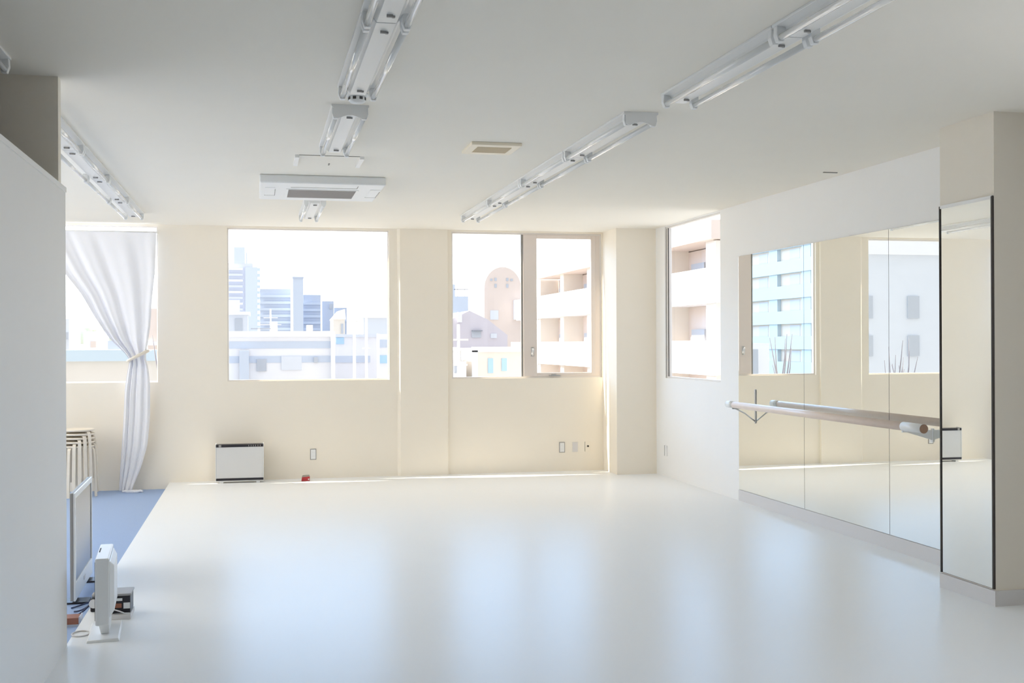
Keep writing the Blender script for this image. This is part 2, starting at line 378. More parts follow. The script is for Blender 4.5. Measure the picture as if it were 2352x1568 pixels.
def put(kind, x, y, label, group, flip=False):
    src = {'a': pa, 'b': pb}[kind]
    rz = math.pi if flip else 0.0
    loc = (x, y + (LB if flip else 0), H)
    if used[kind]: o = dup(src, loc, rz)
    else:
        o = src; used[kind] = True; o.location = loc; o.rotation_euler = (0, 0, rz)
    return tag(o, label, 'ceiling light', group)
xr = 2.19
put('a', xr, 6.33, 'unlit twin tube batten, first past the gap in the right ceiling row', GR)
put('b', xr, 6.33 + 1.372, 'unlit twin tube batten, second past the gap in the right ceiling row', GR)
put('b', xr, 6.33 + 2 * 1.372, 'unlit twin tube batten, third past the gap in the right ceiling row', GR)
put('b', xr, 6.33 + 3 * 1.372, 'unlit twin tube batten nearest the back wall in the right ceiling row', GR)
put('b', xr + .05, 4.49, 'large unlit twin tube batten just before the gap of the right row', GR)
put('b', xr + .05, 3.118, 'unlit twin tube batten cut by the top edge of the photo, right row', GR)
xc = 0.515
put('b', xc, 4.625, 'unlit twin tube batten with bright reflections above the smoke detector', GC)
put('b', xc, 3.253, 'unlit twin tube batten cut by the top edge of the photo, centre row', GC)
put('a', xc, 6.46, 'unlit twin tube batten between smoke detector and ceiling hatch, with end plate', GC)
put('b', xc + .01, 10.68, 'small unlit twin tube batten behind the ceiling air conditioner', GC)
xl = -1.225
put('b', xl, 6.70, 'unlit twin tube batten emerging from behind the tan cross wall', GL)
put('b', xl, 6.70 + 1.372, 'unlit twin tube batten, second past the tan cross wall, left row', GL)
put('b', xl, 6.70 + 2 * 1.372, 'unlit twin tube batten, third past the tan cross wall, left row', GL)
put('b', xl, 6.70 + 3 * 1.372, 'unlit twin tube batten of the left row nearest the curtained window', GL)
put('b', xl, 4.36, 'end of an unlit batten at the upper left corner above the partition', GL)

# ------------------------------------------------------------------ smoke detector
r = empty('smoke_detector', (0.528, 6.17, H)); tag(r, 'small round white smoke detector on ceiling between two battens', 'smoke detector')
MB().lathe([(.062, 0), (.062, -.012), (.056, -.016)]).build('base', 'white_plastic', r)
dm = MB().lathe([(.046, -.016), (.046, -.040), (.034, -.050), (.01, -.052)]).build('dome', 'white_plastic', r)
for k in range(8):
    a = k * math.pi / 4 + .4
    o = B(.044, .0475, -.009, .009, -.036, -.021).build('slot', 'slot', dm); o.rotation_euler = (0, 0, a)

# ------------------------------------------------------------------ air conditioner cassette
r = empty('air_conditioner', (0.52, 9.22, H)); tag(r, 'white ceiling air conditioner panel with a grey grille', 'air conditioner')
z1 = -.068
MB().box(-.50, .50, 0, 1.08, z1, 0).build('casing', 'white_plastic', r, 0.012, 3)
MB().box(-.285, -.265, .34, .90, z1 - .004, z1 + .004).box(.29, .31, .34, .90, z1 - .004, z1 + .004).box(-.265, .29, .34, .36, z1 - .004, z1 + .004).box(-.265, .29, .88, .90, z1 - .004, z1 + .004).build('grille_frame', 'white_plastic', r)
g = MB().box(-.265, .29, .36, .88, z1 - .001, z1 + .003)
for k in range(24): g.box(-.265, .29, .368 + k * .0213, .374 + k * .0213, z1 - .004, z1 - .001)
g.build('grille', 'ac_filter', r)
MB().box(-.25, .285, .235, .24, z1 - .002, z1 + .002).box(.282, .287, .10, .24, z1 - .002, z1 + .002).build('joint', 'line', r)
for xa, xb in ((-.455, -.375), (.40, .485)):
    MB().box(xa, xb, .28, .76, z1 - .003, z1 + .002).build('corner_panel', 'white_plastic', r, 0.001)
    MB().box(xa - .003, xb + .003, .76, .765, z1 - .004, z1 + .002).box(xb, xb + .004, .40, .765, z1 - .004, z1 + .002).build('joint', 'line', r)

# ------------------------------------------------------------------ ceiling hatch, vent, strip
r = empty('ceiling_hatch', (0.51, 8.24, H)); tag(r, 'flush square ceiling hatch with two white edge strips', 'hatch')
B(-.215, .215, 0, .40, -.004, 0).build('panel', 'ceiling', r)
for xa, xb in ((-.245, -.215), (.215, .245)): B(xa, xb, 0, .40, -.020, 0).build('edge_strip', 'white_metal', r)
MB().box(.01, .02, .33, .39, -.010, -.004).build('latch', 'line', r)
MB().box(-.215, .215, -.004, 0, -.004, 0).build('joint', 'line', r)
r = empty('ceiling_vent', (1.57, 7.47, H)); tag(r, 'ivory rectangular ceiling vent with a tan centre', 'vent')
B(-.172, .172, 0, .38, -.022, 0).build('frame', 'ivory', r, 0.004)
g = MB().box(-.118, .118, .075, .30, -.0235, -.020)
for k in range(12): g.box(-.118, .118, .082 + k * .018, .088 + k * .018, -.0255, -.0235)
g.build('grille', 'tan', r)
r = tag(B(4.38, 4.50, 8.27, 8.285, H - .006, H).build('ceiling_strip', 'line'), 'short thin grey strip on the ceiling near the right wall', 'strip')

# ------------------------------------------------------------------ heater, red box, outlets
r = empty('panel_heater', (-0.198, 13.10, 0)); tag(r, 'low white panel heater with black top and bottom bands', 'heater')
MB().box(-.255, .255, 0, .11, .018, .428).build('body', 'panel_grey', r, 0.004)
for sx in (-.262, .255): B(sx, sx + .007, -.003, .11, .018, .44).build('side_panel', 'white_plastic', r)
tb = MB().box(-.258, .258, -.006, .11, .402, .432).build('top_band', 'dark', r, 0.003)
MB().box(-.258, .258, -.006, .11, .030, .056).build('bottom_band', 'dark', r, 0.003)
MB().box(-.228, -.200, -.009, -.005, .404, .430).build('display', 'grey_plastic', tb)
for k in range(6): MB().box(.095 + k * .025, .102 + k * .025, -.009, -.005, .408, .424).build('button', 'grey_plastic', tb)
for sx in (-1, 1): MB().box(sx * .2 - .02, sx * .2 + .02, .01, .10, 0, .02).build('foot', 'white_plastic', r)
r = empty('red_box', (0.527, 13.12, 0)); tag(r, 'small dark red box with grey lid on floor under an outlet', 'box')
MB().hexa([(-.048, -.03, 0), (.044, -.03, 0), (.044, .03, 0), (-.048, .03, 0)], [(-.040, -.03, .045), (.046, -.03, .052), (.046, .03, .052), (-.040, .03, .045)]).build('body', 'red', r, .002)
MB().hexa([(-.040, -.03, .045), (.046, -.03, .052), (.046, .03, .052), (-.040, .03, .045)], [(-.034, -.026, .062), (.040, -.026, .066), (.040, .026, .066), (-.034, .026, .062)]).build('lid', 'grey_lid', r)
MB().box(.025, .038, -.033, -.029, .012, .028).build('mark', 'base', r)
def outlet(x, z, label, kind):
    r = empty('wall_plate', (x, YB, z)); tag(r, label, 'outlet', 'plates on the back wall')
    if kind == 'blank':
        MB().box(-.033, .033, -.008, 0, -.06, .06).build('plate', 'base', r, .002)
    elif kind == 'jack':
        pl = MB().box(-.033, .033, -.007, 0, -.06, .06).build('plate', 'wall', r, .002)
        MB().box(-.036, -.033, -.004, 0, -.06, .06).build('joint', 'line', r)
        MB().tube([(0, -.007, .005), (0, -.018, .005)], .011, 14).build('jack', 'slot', pl)
    else:
        MB().box(-.035, -.027, -.007, 0, -.063, .063).box(.027, .035, -.007, 0, -.063, .063).box(-.027, .027, -.007, 0, -.063, -.055).box(-.027, .027, -.007, 0, .055, .063).build('frame', 'grey_plastic', r)
        pl = MB().box(-.027, .027, -.009, 0, -.055, .055).build('plate', 'white_plastic', r, .002)
        for zz in (-.022, .022): MB().box(-.010, -.007, -.0095, -.0085, zz - .007, zz + .007).box(.007, .010, -.0095, -.0085, zz - .007, zz + .007).build('socket_slot', 'base', pl)
outlet(0.623, .278, 'grey framed outlet above the small red box', 'outlet')
outlet(3.592, .287, 'grey framed outlet under the sash window, left of the blank plate', 'outlet')
outlet(3.756, .288, 'plain blank plate between two outlets on the back wall', 'blank')
outlet(3.916, .290, 'plate with a round dark jack, nearest the corner column', 'jack')
r = empty('side_plate', (XR, 12.467, .30)); tag(r, 'outlet plate seen edge on below the right wall window', 'outlet')
MB().box(-.010, 0, -.035, .035, -.06, .06).build('plate', 'white_plastic', r, .003)
MB().box(-.012, -.0, .035, .040, -.06, .06).build('rim', 'grey_plastic', r)

# ------------------------------------------------------------------ curtain
def lerp_tab(tab, z):
    for (xa, za), (xb, zb) in zip(tab, tab[1:]):
        if za >= z >= zb:
            t = (za - z) / max(1e-6, za - zb); return xa + (xb - xa) * t
    return tab[0][0] if z > tab[0][1] else tab[-1][0]
CL = [(-2.30, 2.80), (-2.20, 2.60), (-2.066, 2.352), (-1.878, 2.106), (-1.744, 1.859), (-1.586, 1.61), (-1.44, 1.466), (-1.375, 1.385), (-1.40, 1.288), (-1.433, 1.067), (-1.452, .65), (-1.481, .238), (-1.50, -.055)]
CR = [(-1.094, 2.80), (-1.106, 2.361), (-1.14, 2.048), (-1.159, 1.753), (-1.20, 1.493), (-1.215, 1.40), (-1.19, 1.33), (-1.166, 1.126), (-1.167, .75), (-1.196, .438), (-1.266, .189), (-1.336, .023), (-1.36, -.055)]
def smooth_tab(tab, z):
    return (lerp_tab(tab, z + .05) + lerp_tab(tab, z) * 2 + lerp_tab(tab, z - .05)) / 4
r = empty('sheer_curtain', (0, 0, 0)); tag(r, 'sheer white curtain tied back in front of the left window', 'curtain')
g = MB(); NU, NV = 120, 110
grid = []
for j in range(NV + 1):
    z = 2.80 - (2.80 + .055) * j / NV
    xl_, xr_ = smooth_tab(CL, z), smooth_tab(CR, z)
    wdt = xr_ - xl_
    am = 0.016 + 0.012 * max(0, 1 - abs(wdt - .3) / 1.0)
    top = min(1, max(0, (2.80 - z) / .25)); am *= (.25 + .75 * top) * (1.0 if z > 1.3 else .45)
    row = []
    for i in range(NU + 1):
        u = i / NU
        ph = 2 * math.pi * (4.3 * u + .35 * math.sin(5 * u) + .12 * math.sin(z * 2.2))
        y = 13.20 + am * math.sin(ph) + .3 * am * math.sin(2.3 * ph + 1)
        x = xl_ + wdt * u + .004 * math.cos(ph * 1.0)
        if z < .06: y -= .08 * (1 - max(0, z) / .06) * u * .6
        row.append(g.bm.verts.new((x, y, z)))
    grid.append(row)
for j in range(NV):
    for i in range(NU):
        f = g.bm.faces.new((grid[j][i], grid[j][i + 1], grid[j + 1][i + 1], grid[j + 1][i])); f.smooth = True
g.build('cloth', 'sheer', r)
g = MB()
for k in range(3):
    g.tube([(-1.45 + .05 * k + .03 * t, 13.10 - .01 * k + .01 * math.sin(t * 3), CARP + .014 + .006 * math.sin(t * 2 + k)) for t in range(0, 7 - k)], [.010, .014, .016, .015, .013, .010, .006][:7 - k], 10)
g.build('puddled_hem', 'sheer', r)
# tie band wraps the waist
g = MB(); ring = []
for k in range(25):
    a = 2 * math.pi * k / 24
    cx = -1.29 + .105 * math.cos(a); cy = 13.20 + .075 * math.sin(a); cz = 1.425 + .055 * math.cos(a)
    ring.append((cx, cy, cz))
g.tube(ring, .017, 10, caps=False)
g.build('tie_band', 'stool', r)
MB().tube([(-1.19, 13.24, 1.475), (-1.15, YB, 1.49)], .004, 8).build('tie_hook', 'steel', r)
rod = MB().tube([(-2.45, 13.20, 2.797), (-1.10, 13.20, 2.797)], .007, 10)
for xx in (-2.44, -1.092): rod.box(xx - .006, xx + .006, 13.19, YB, 2.79, 2.804)
rod.build('curtain_rod', 'white_metal', r)

# ------------------------------------------------------------------ stacked stools
def make_stool():
    r = empty('stacking_stool')
    MB().lathe([(.160, .527), (.172, .530), (.175, .538), (.172, .546), (.160, .549)], (0, 0, 0), 40).build('seat', 'stool', r)
    for k in range(4):
        a = k * math.pi / 2
        c, s_ = math.cos(a), math.sin(a)
        path = [(.06, .523), (.140, .523), (.166, .517), (.180, .500), (.186, .46), (.196, .25), (.206, .0)]
        g = MB(); secs = []
        for i, (rr, zz) in enumerate(path):
            p0 = Vector(path[max(0, i - 1)]); p1 = Vector(path[min(len(path) - 1, i + 1)]); d = (p1 - p0).normalized(); n = Vector((-d.y, d.x))
            q = []
            for sw, sn in ((-1, -1), (1, -1), (1, 1), (-1, 1)):
                rad = rr + n.x * sn * .0075; z = max(0, zz + n.y * sn * .0065); wv = sw * .017
                q.append(g.bm.verts.new((rad * c - wv * s_, rad * s_ + wv * c, z)))
            secs.append(q)
        for q0, q1 in zip(secs, secs[1:]):
            for i in range(4): g.bm.faces.new((q0[i], q0[(i + 1) % 4], q1[(i + 1) % 4], q1[i]))
        g.bm.faces.new(secs[0][::-1]); g.bm.faces.new(secs[-1])
        g.build('leg', 'stool', r, .002)
    return r
ords = ['lowest pale wooden stool of the stack beside the curtain', 'second pale wooden stool from the floor in the stack', 'middle pale wooden stool of the stack of five', 'second stool from the top of the pale wooden stack', 'topmost pale wooden stool of the stack beside the curtain']
st = make_stool()
for i in range(5):
    o = st if i == 0 else dup(st)
    o.location = (-1.885, 12.95, CARP + i * .043); o.rotation_euler = (0, 0, R(-20 + i * 17))
    tag(o, ords[i], 'stool', 'stools stacked under the curtained window')

# ------------------------------------------------------------------ large white television on the carpet
r = empty('television', (-1.13, 7.95, CARP), R(1.5)); tag(r, 'large white framed flat television standing on the carpet', 'television')
hl = .46; zt_, zb_ = .70, .03
MB().box(-.020, 0, -hl, hl, zb_, zt_).build('back_case', 'grey_plastic', r, .004)
f = MB().box(0, .012, -hl, -hl + .03, zb_, zt_).box(0, .012, hl - .03, hl, zb_, zt_).box(0, .012, -hl + .03, hl - .03, zt_ - .035, zt_).box(0, .012, -hl + .03, hl - .03, zb_, zb_ + .11)
tf = f.build('frame', 'white_plastic', r, .003)
B(0, .006, -hl + .03, hl - .03, zb_ + .11, zt_ - .035).build('screen', 'screen', r)
B(.014, .0155, -.04, .04, zb_ + .05, zb_ + .075).build('logo', 'base', tf)
MB().box(-.07, .08, -.40, -.26, 0, .012).box(-.07, .08, .26, .40, 0, .012).box(-.018, -.002, -.36, -.30, .010, .04).box(-.018, -.002, .30, .36, .010, .04).build('stand', 'dark', r)

# ------------------------------------------------------------------ small white monitor, seen from its edge
r = empty('monitor', (-0.806, 6.50, 0), R(4.0)); tag(r, 'small white flat monitor on the floor turned edge on', 'television')
hw = .235
MB().hexa([(-.040, -hw, .085), (.030, -hw, .085), (.030, hw, .085), (-.040, hw, .085)], [(-.040, -hw, .435), (.030, -hw, .435), (.030, hw, .435), (-.040, hw, .435)]).build('case', 'white_plastic', r, .008, 3)
MB().hexa([(.030, -hw + .02, .12), (.052, -hw + .06, .15), (.052, hw - .06, .15), (.030, hw - .02, .12)], [(.030, -hw + .02, .42), (.052, -hw + .06, .39), (.052, hw - .06, .39), (.030, hw - .02, .42)]).build('back_cover', 'white_plastic', r, .006)
B(-.0425, -.0395, -hw + .015, hw - .015, .11, .415).build('screen', 'dark', r)
MB().hexa([(-.020, -.10, .012), (.022, -.10, .012), (.022, .10, .012), (-.020, .10, .012)], [(-.032, -.16, .09), (.026, -.16, .09), (.026, .16, .09), (-.032, .16, .09)]).build('neck', 'white_plastic', r, .004)
MB().hexa([(-.085, -.235, 0), (.080, -.235, 0), (.080, .20, 0), (-.085, .20, 0)], [(-.080, -.225, .010), (.074, -.225, .016), (.074, .19, .016), (-.080, .19, .010)]).build('base', 'white_plastic', r, .003)
MB().box(-.032, -.026, -.03, .10, .4345, .4365).build('vent_slot', 'slot', r)

# ------------------------------------------------------------------ electronics behind the monitor
r = empty('audio_unit', (-0.765, 6.88, 0)); tag(r, 'black electronic unit with a white label behind the small monitor', 'electronics')
ab = MB().box(-.075, .055, -.085, .085, .03, .128).build('body', 'dark', r, .004)
MB().box(-.085, .060, -.095, .09, .128, .140).build('lid', 'grey_plastic', r, .003)
MB().box(.018, .053, -.089, -.084, .055, .088).build('label_plate', 'white_plastic', ab)
MB().box(-.045, .008, -.089, -.084, .060, .085).build('panel', 'brown', ab)
MB().box(-.045, .012, -.091, -.084, .100, .114).build('strip', 'white_plastic', ab)
MB().tube([(-.06, -.095, .05), (-.03, -.105, .055), (0, -.108, .045), (.025, -.105, .032), (.05, -.10, .03)], .004, 8).build('cable', 'white_plastic', r)
tag(MB().box(-.855, -.705, 6.76, 6.965, 0, .028).build('flat_box', 'base', None, .002), 'flat pale box under the black electronic unit', 'box')
r = empty('camera_device', (-0.922, 7.03, 0)); tag(r, 'small black device with white rim and orange plug left of the monitor', 'electronics')
MB().box(-.03, .07, -.04, .06, 0, .075).build('body', 'dark', r, .006)
MB().tube([(-.012, -.044, .048), (-.012, -.040, .048)], .026, 18).build('rim', 'white_plastic', r)
MB().box(.014, .040, -.052, -.040, .012, .052).build('plug', 'orange', r, .003)
MB().lathe([(.026, .075), (.030, .085), (.022, .100), (.005, .104)], (.0, .02, 0), 18).build('dial', 'grey_plastic', r)
tag(MB().box(-.955, -.865, 7.45, 7.56, 0, .05).build('white_case', 'white_plastic', None, .012, 3), 'small white rounded case on the floor edge behind the monitor', 'case')
r = empty('cardboard_carton', (-1.045, 7.0, CARP)); tag(r, 'small reddish brown carton with a silver edge beside the partition end', 'box')
MB().box(-.07, .035, -.05, .06, 0, .05).build('body', 'brown', r, .002)
MB().box(.035, .042, -.052, .062, 0, .055).box(-.07, .042, -.056, -.05, 0, .014).build('edge', 'steel', r)
for k, (a, b_, lab) in enumerate((((-1.09, 7.32), (-.958, 7.20), 'navy cable looping from the carpet to the black device, uppermost'), ((-1.12, 7.42), (-1.0, 7.47), 'short navy cable curling on the carpet near the partition end'), ((-1.11, 7.12), (-.965, 7.09), 'navy cable lying lowest on the carpet near the partition end'))):
    pts = []
    for t in range(9):
        q = t / 8; pts.append((a[0] + (b_[0] - a[0]) * q, a[1] + (b_[1] - a[1]) * q + .03 * math.sin(q * 3.1), (CARP + .006) + (.09 if k != 1 else .03) * q ** 2))
    tag(MB().tube(pts, .005, 8).build('cable', 'navy'), lab, 'cable', 'cables by the partition end')
ring = [(-.93 + .045 * math.cos(2 * math.pi * k / 24), 6.47 + .06 * math.sin(2 * math.pi * k / 24), .004) for k in range(25)]
tag(MB().tube(ring, .004, 8, caps=False).build('cord_loop', 'base'), 'thin pale cord loop on the white floor by the partition end', 'cable')

# ------------------------------------------------------------------ the town outside
def om(name, c, rough=0.85): return mat(name, c, rough, spec=0.15, noise=0.03, nscale=1.5)
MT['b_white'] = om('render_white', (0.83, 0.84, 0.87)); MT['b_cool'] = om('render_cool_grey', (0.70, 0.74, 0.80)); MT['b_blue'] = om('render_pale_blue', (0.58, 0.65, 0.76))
MT['b_mid'] = om('render_blue_grey', (0.52, 0.58, 0.69)); MT['b_haze'] = om('haze_tinted_grey', (0.72, 0.755, 0.84)); MT['b_haze_blue'] = om('haze_tinted_blue', (0.66, 0.72, 0.84)); MT['b_pink'] = om('render_pinkish_beige', (0.74, 0.645, 0.59)); MT['b_cream'] = om('render_cream', (0.80, 0.755, 0.69))  # far tower and skyline greys have distance haze mixed into the colour
MT['b_mauve'] = om('render_mauve_grey', (0.64, 0.61, 0.66)); MT['b_win'] = om('window_grey', (0.50, 0.54, 0.60), 0.3); MT['b_winb'] = om('window_blue', (0.45, 0.66, 0.84), 0.3)
MT['b_warmwin'] = om('recess_warm', (0.66, 0.59, 0.55)); MT['b_dark'] = om('antenna_dark', (0.30, 0.32, 0.36)); MT['b_green'] = om('haze_tinted_foliage', (0.72, 0.78, 0.66))  # foliage green paled so its colour carries the haze
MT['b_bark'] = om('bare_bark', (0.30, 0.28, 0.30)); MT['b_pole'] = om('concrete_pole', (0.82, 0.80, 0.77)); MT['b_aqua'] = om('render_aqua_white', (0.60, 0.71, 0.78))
GZ = -6.0
struct(B(-900, 900, YB + .6, 1400, GZ - 1, GZ).build('ground', 'concrete'), 'street level outside')

def building(name, label, x0, x1, y, depth, ztop, m, group='buildings outside the windows'):
    r = empty(name, ((x0 + x1) / 2, y, GZ)); tag(r, label, 'building', group)
    w_ = (x1 - x0) / 2
    B(-w_, w_, 0, depth, 0, ztop - GZ).build('walls', m, r)
    return r
def add(r, part, m, *boxes):
    g = MB(); L_ = r.location
    for x0, x1, y0, y1, z0, z1 in boxes: g.box(x0 - L_.x, x1 - L_.x, y0 - L_.y, y1 - L_.y, z0 - L_.z, z1 - L_.z)
    return g.build(part, m, r)

# (all numbers are metres in the room's own frame)
def tower():
    y = 600.0
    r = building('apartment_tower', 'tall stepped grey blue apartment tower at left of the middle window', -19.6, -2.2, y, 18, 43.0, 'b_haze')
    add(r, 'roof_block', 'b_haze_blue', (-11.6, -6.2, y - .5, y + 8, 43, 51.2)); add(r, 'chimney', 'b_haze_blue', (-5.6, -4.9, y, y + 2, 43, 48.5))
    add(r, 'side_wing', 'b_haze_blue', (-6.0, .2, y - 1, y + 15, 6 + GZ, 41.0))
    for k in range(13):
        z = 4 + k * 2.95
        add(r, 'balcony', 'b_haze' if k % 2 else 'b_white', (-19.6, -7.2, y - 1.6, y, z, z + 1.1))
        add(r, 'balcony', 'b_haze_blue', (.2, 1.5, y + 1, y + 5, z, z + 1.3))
tower()
y = 550.0
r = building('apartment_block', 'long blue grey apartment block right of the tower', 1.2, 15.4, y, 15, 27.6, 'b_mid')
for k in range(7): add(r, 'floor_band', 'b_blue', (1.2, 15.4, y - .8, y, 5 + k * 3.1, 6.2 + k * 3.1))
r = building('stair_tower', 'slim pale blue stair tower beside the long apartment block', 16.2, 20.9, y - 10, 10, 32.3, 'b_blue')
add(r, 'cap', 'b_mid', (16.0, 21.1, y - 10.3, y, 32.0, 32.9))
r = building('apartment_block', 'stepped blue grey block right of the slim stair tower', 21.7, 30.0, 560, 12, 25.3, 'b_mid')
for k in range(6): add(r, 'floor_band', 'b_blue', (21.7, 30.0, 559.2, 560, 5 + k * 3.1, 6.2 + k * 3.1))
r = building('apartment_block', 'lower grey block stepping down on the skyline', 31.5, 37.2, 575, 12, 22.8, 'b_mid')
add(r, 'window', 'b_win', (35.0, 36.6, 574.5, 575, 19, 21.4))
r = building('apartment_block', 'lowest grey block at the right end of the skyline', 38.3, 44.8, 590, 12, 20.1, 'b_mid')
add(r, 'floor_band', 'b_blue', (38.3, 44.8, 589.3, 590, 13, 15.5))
r = building('house', 'grey blue house in front of the tower with a grey window', -3.7, -1.2, 150, 8, 5.3, 'b_cool')
add(r, 'window', 'b_win', (-2.78, -1.88, 149.8, 150, 3.1, 4.8)); add(r, 'roof', 'b_white', (-3.9, -.9, 149.5, 158.5, 5.3, 5.7)); add(r, 'annex', 'b_white', (-3.7, -2.2, 149.6, 150, 5.7, 7.2))
# white low building, centre window
y = 105.0
r = building('commercial_building', 'low white building with blue grey bands in the middle window', -6.5, 6.6, y, 14, 2.66, 'b_white')
add(r, 'window_band', 'b_blue', (-2.46, 6.55, y - .06, y, 1.16, 1.79)); add(r, 'window_band', 'b_blue', (-2.46, 6.55, y - .06, y, -.13, .47))
add(r, 'corner_post', 'b_white', (6.5, 6.87, y - .6, y, GZ, 2.68))
add(r, 'shutter', 'b_win', (-.06, .78, y - .15, y, -.88, .2)); add(r, 'tank', 'b_blue', (-1.56, -.75, y - 2, y - .2, GZ, .98)); add(r, 'panel', 'b_cool', (2.1, 3.9, y - .15, y, -.8, .45)); add(r, 'window', 'b_win', (4.98, 5.34, y - .3, y, -.13, .35)); add(r, 'parapet', 'b_white', (-6.5, 6.6, y - .3, y + .2, 2.2, 2.72))
add(r, 'roof_box', 'b_cream', (4.5, 5.0, y + 2, y + 4, 2.6, 3.3)); add(r, 'roof_box', 'b_cream', (1.2, 1.8, y + 2, y + 4, 2.6, 3.6)); add(r, 'roof_rail', 'b_dark', (-.6, 1.2, y + 1, y + 1.15, 2.9, 3.0))
y = 114.0
r = building('commercial_building', 'white shop building right of the banded white building', 7.5, 13.2, y, 10, 2.48, 'b_white')
add(r, 'window', 'b_winb', (7.6, 8.37, y - .1, y, 1.52, 2.18)); add(r, 'window_band', 'b_blue', (7.5, 10.95, y - .1, y, -.31, .35)); add(r, 'parapet', 'b_cool', (7.5, 13.2, y - .2, y, 2.2, 2.5))
y = 102.0
r = building('commercial_building', 'pale blue building at the right edge of the middle window', 10.55, 12.6, y, 1.5, 2.4, 'b_white')
add(r, 'window_band', 'b_blue', (10.6, 12.0, y - .1, y, 1.2, 1.9)); add(r, 'window_band', 'b_winb', (10.6, 12.4, y - .1, y, -.2, .5)); add(r, 'corner_post', 'b_white', (10.4, 10.62, y - .4, y, GZ, 2.45))
r = building('house', 'cream hip roofed house behind the shop building', 13.5, 15.6, 210, 9, 6.0, 'b_cream')
g = MB(); g.hexa([(-1.2, -.3, 12.0), (1.2, -.3, 12.0), (1.2, 9, 12.0), (-1.2, 9, 12.0)], [(.1, .4, 13.6), (1.1, .4, 13.9), (1.1, 8, 13.9), (.1, 8, 13.6)]); g.build('roof', 'b_cream', r)
add(r, 'window', 'b_win', (14.9, 15.3, 209.8, 210, 3.4, 5.2))
r = building('house', 'pale pinkish house far right in the middle window', 21.7, 27.6, 240, 10, 7.0, 'b_cool')
g = MB(); g.hexa([(-3.2, -.3, 13), (3.2, -.3, 13), (3.2, 10, 13), (-3.2, 10, 13)], [(-1.8, 2, 15.0), (2.2, 2, 15.2), (2.2, 8, 15.2), (-1.8, 8, 15.0)]); g.build('roof', 'b_cream', r)
def pole(x, y, ztop, rad, label, arms=(), boxm=None):
    r = empty('utility_pole', (x, y, GZ)); tag(r, label, 'pole', 'poles in the street')
    MB().tube([(0, 0, 0), (0, 0, ztop - GZ)], [rad * 1.25, rad], 12).build('post', 'b_pole', r)
    for z, hw_ in arms: B(-hw_, hw_, -.06, .06, z - GZ - .05, z - GZ + .05).build('crossarm', 'b_pole', r)
    for z in (boxm or ()): MB().lathe([(.22, 0), (.24, .1), (.24, .55), (.2, .62)], (rad + .26, 0, z - GZ), 14).build('transformer', 'b_pole', r)
    return r
pole(7.42, 90, 4.2, .10, 'slim utility pole before the shop building', ((3.3, .5),))
pole(8.36, 90, 5.1, .09, 'taller slim utility pole right of the other in the middle window', ((1.2, .3),))
pole(1.5, 135, 5.6, .09, 'pale pole with a clump on top above the banded building', ((4.6, .8), (3.8, 1.2)))
pole(10.9, 62.5, 2.6, .085, 'utility pole with transformer in the sash window view', ((1.75, .55), (1.1, .45), (.35, .5)), (.55,))
# left window
r = building('flat_roof_building', 'low beige building beyond the curtained window', -9.5, -3.2, 44, 6, 1.34, 'b_cream')
add(r, 'parapet', 'b_aqua', (-6.9, -3.2, 43.8, 44, .95, 1.36)); add(r, 'wall_panel', 'b_white', (-7.5, -6.95, 43.85, 44, -2, 1.0))
r = building('building', 'pinkish building slice at the right edge of the curtained window', -7.2, -6.45, 80, 8, 3.97, 'b_pink'); add(r, 'band', 'b_white', (-7.2, -6.45, 79.8, 80, 1.5, 1.75))
r = building('house', 'small pale house with reddish front far beyond the curtain', -16.9, -15.2, 120, 6, 2.9, 'b_white'); add(r, 'sign', 'b_pink', (-16.2, -15.7, 119.8, 120, 1.3, 1.9))
r = building('house', 'blue grey roofed house beside the beige building', -7.3, -6.2, 60, 5, 1.75, 'b_blue'); add(r, 'band', 'b_white', (-7.3, -6.2, 59.8, 60, .9, 1.1))
r = building('building', 'grey slab at the far left of the curtained window', -15.9, -15.2, 100, 6, 3.7, 'b_cool'); add(r, 'band', 'b_win', (-15.9, -15.2, 99.8, 100, 2.0, 2.6))
for x, yy, zt_, lab in ((-10.35, 72, 2.75, 'thin pale pole left of the small far house'), (-10.75, 72, 2.3, 'shorter thin pale pole beside the grey slab')):
    pole(x, yy, zt_, .05, lab)
def crown(x, y, z, sx, sz, label):
    r = empty('distant_tree', (x, y, GZ)); tag(r, label, 'tree', 'distant trees')
    g = MB()
    for k in range(9):
        bm2 = bmesh.new(); bmesh.ops.create_icosphere(bm2, subdivisions=3, radius=1)
        c = Vector((random.uniform(-.7, .7) * sx, random.uniform(-1, 1), z - GZ + random.uniform(-.5, .4) * sz)); sr = random.uniform(.3, .55)
        vm = {}
        for v in bm2.verts:
            n = 1 + .12 * math.sin(9 * v.co.x + k) * math.sin(8 * v.co.y) * math.sin(7 * v.co.z + 2 * k)
            vm[v] = g.bm.verts.new((c.x + v.co.x * sx * sr * n, c.y + v.co.y * sr * n * 2, c.z + v.co.z * sz * sr * n))
        for f in bm2.faces: g.bm.faces.new([vm[v] for v in f.verts]).smooth = True
        bm2.free()
    g.build('foliage', 'b_green', r)
    MB().tube([(0, 0, 0), (0, 0, z - GZ)], [.35, .2], 10).build('trunk', 'b_bark', r)
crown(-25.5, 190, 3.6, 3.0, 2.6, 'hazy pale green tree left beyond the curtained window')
crown(-21.5, 185, 3.0, 2.5, 2.2, 'hazy pale green tree behind the small far house')
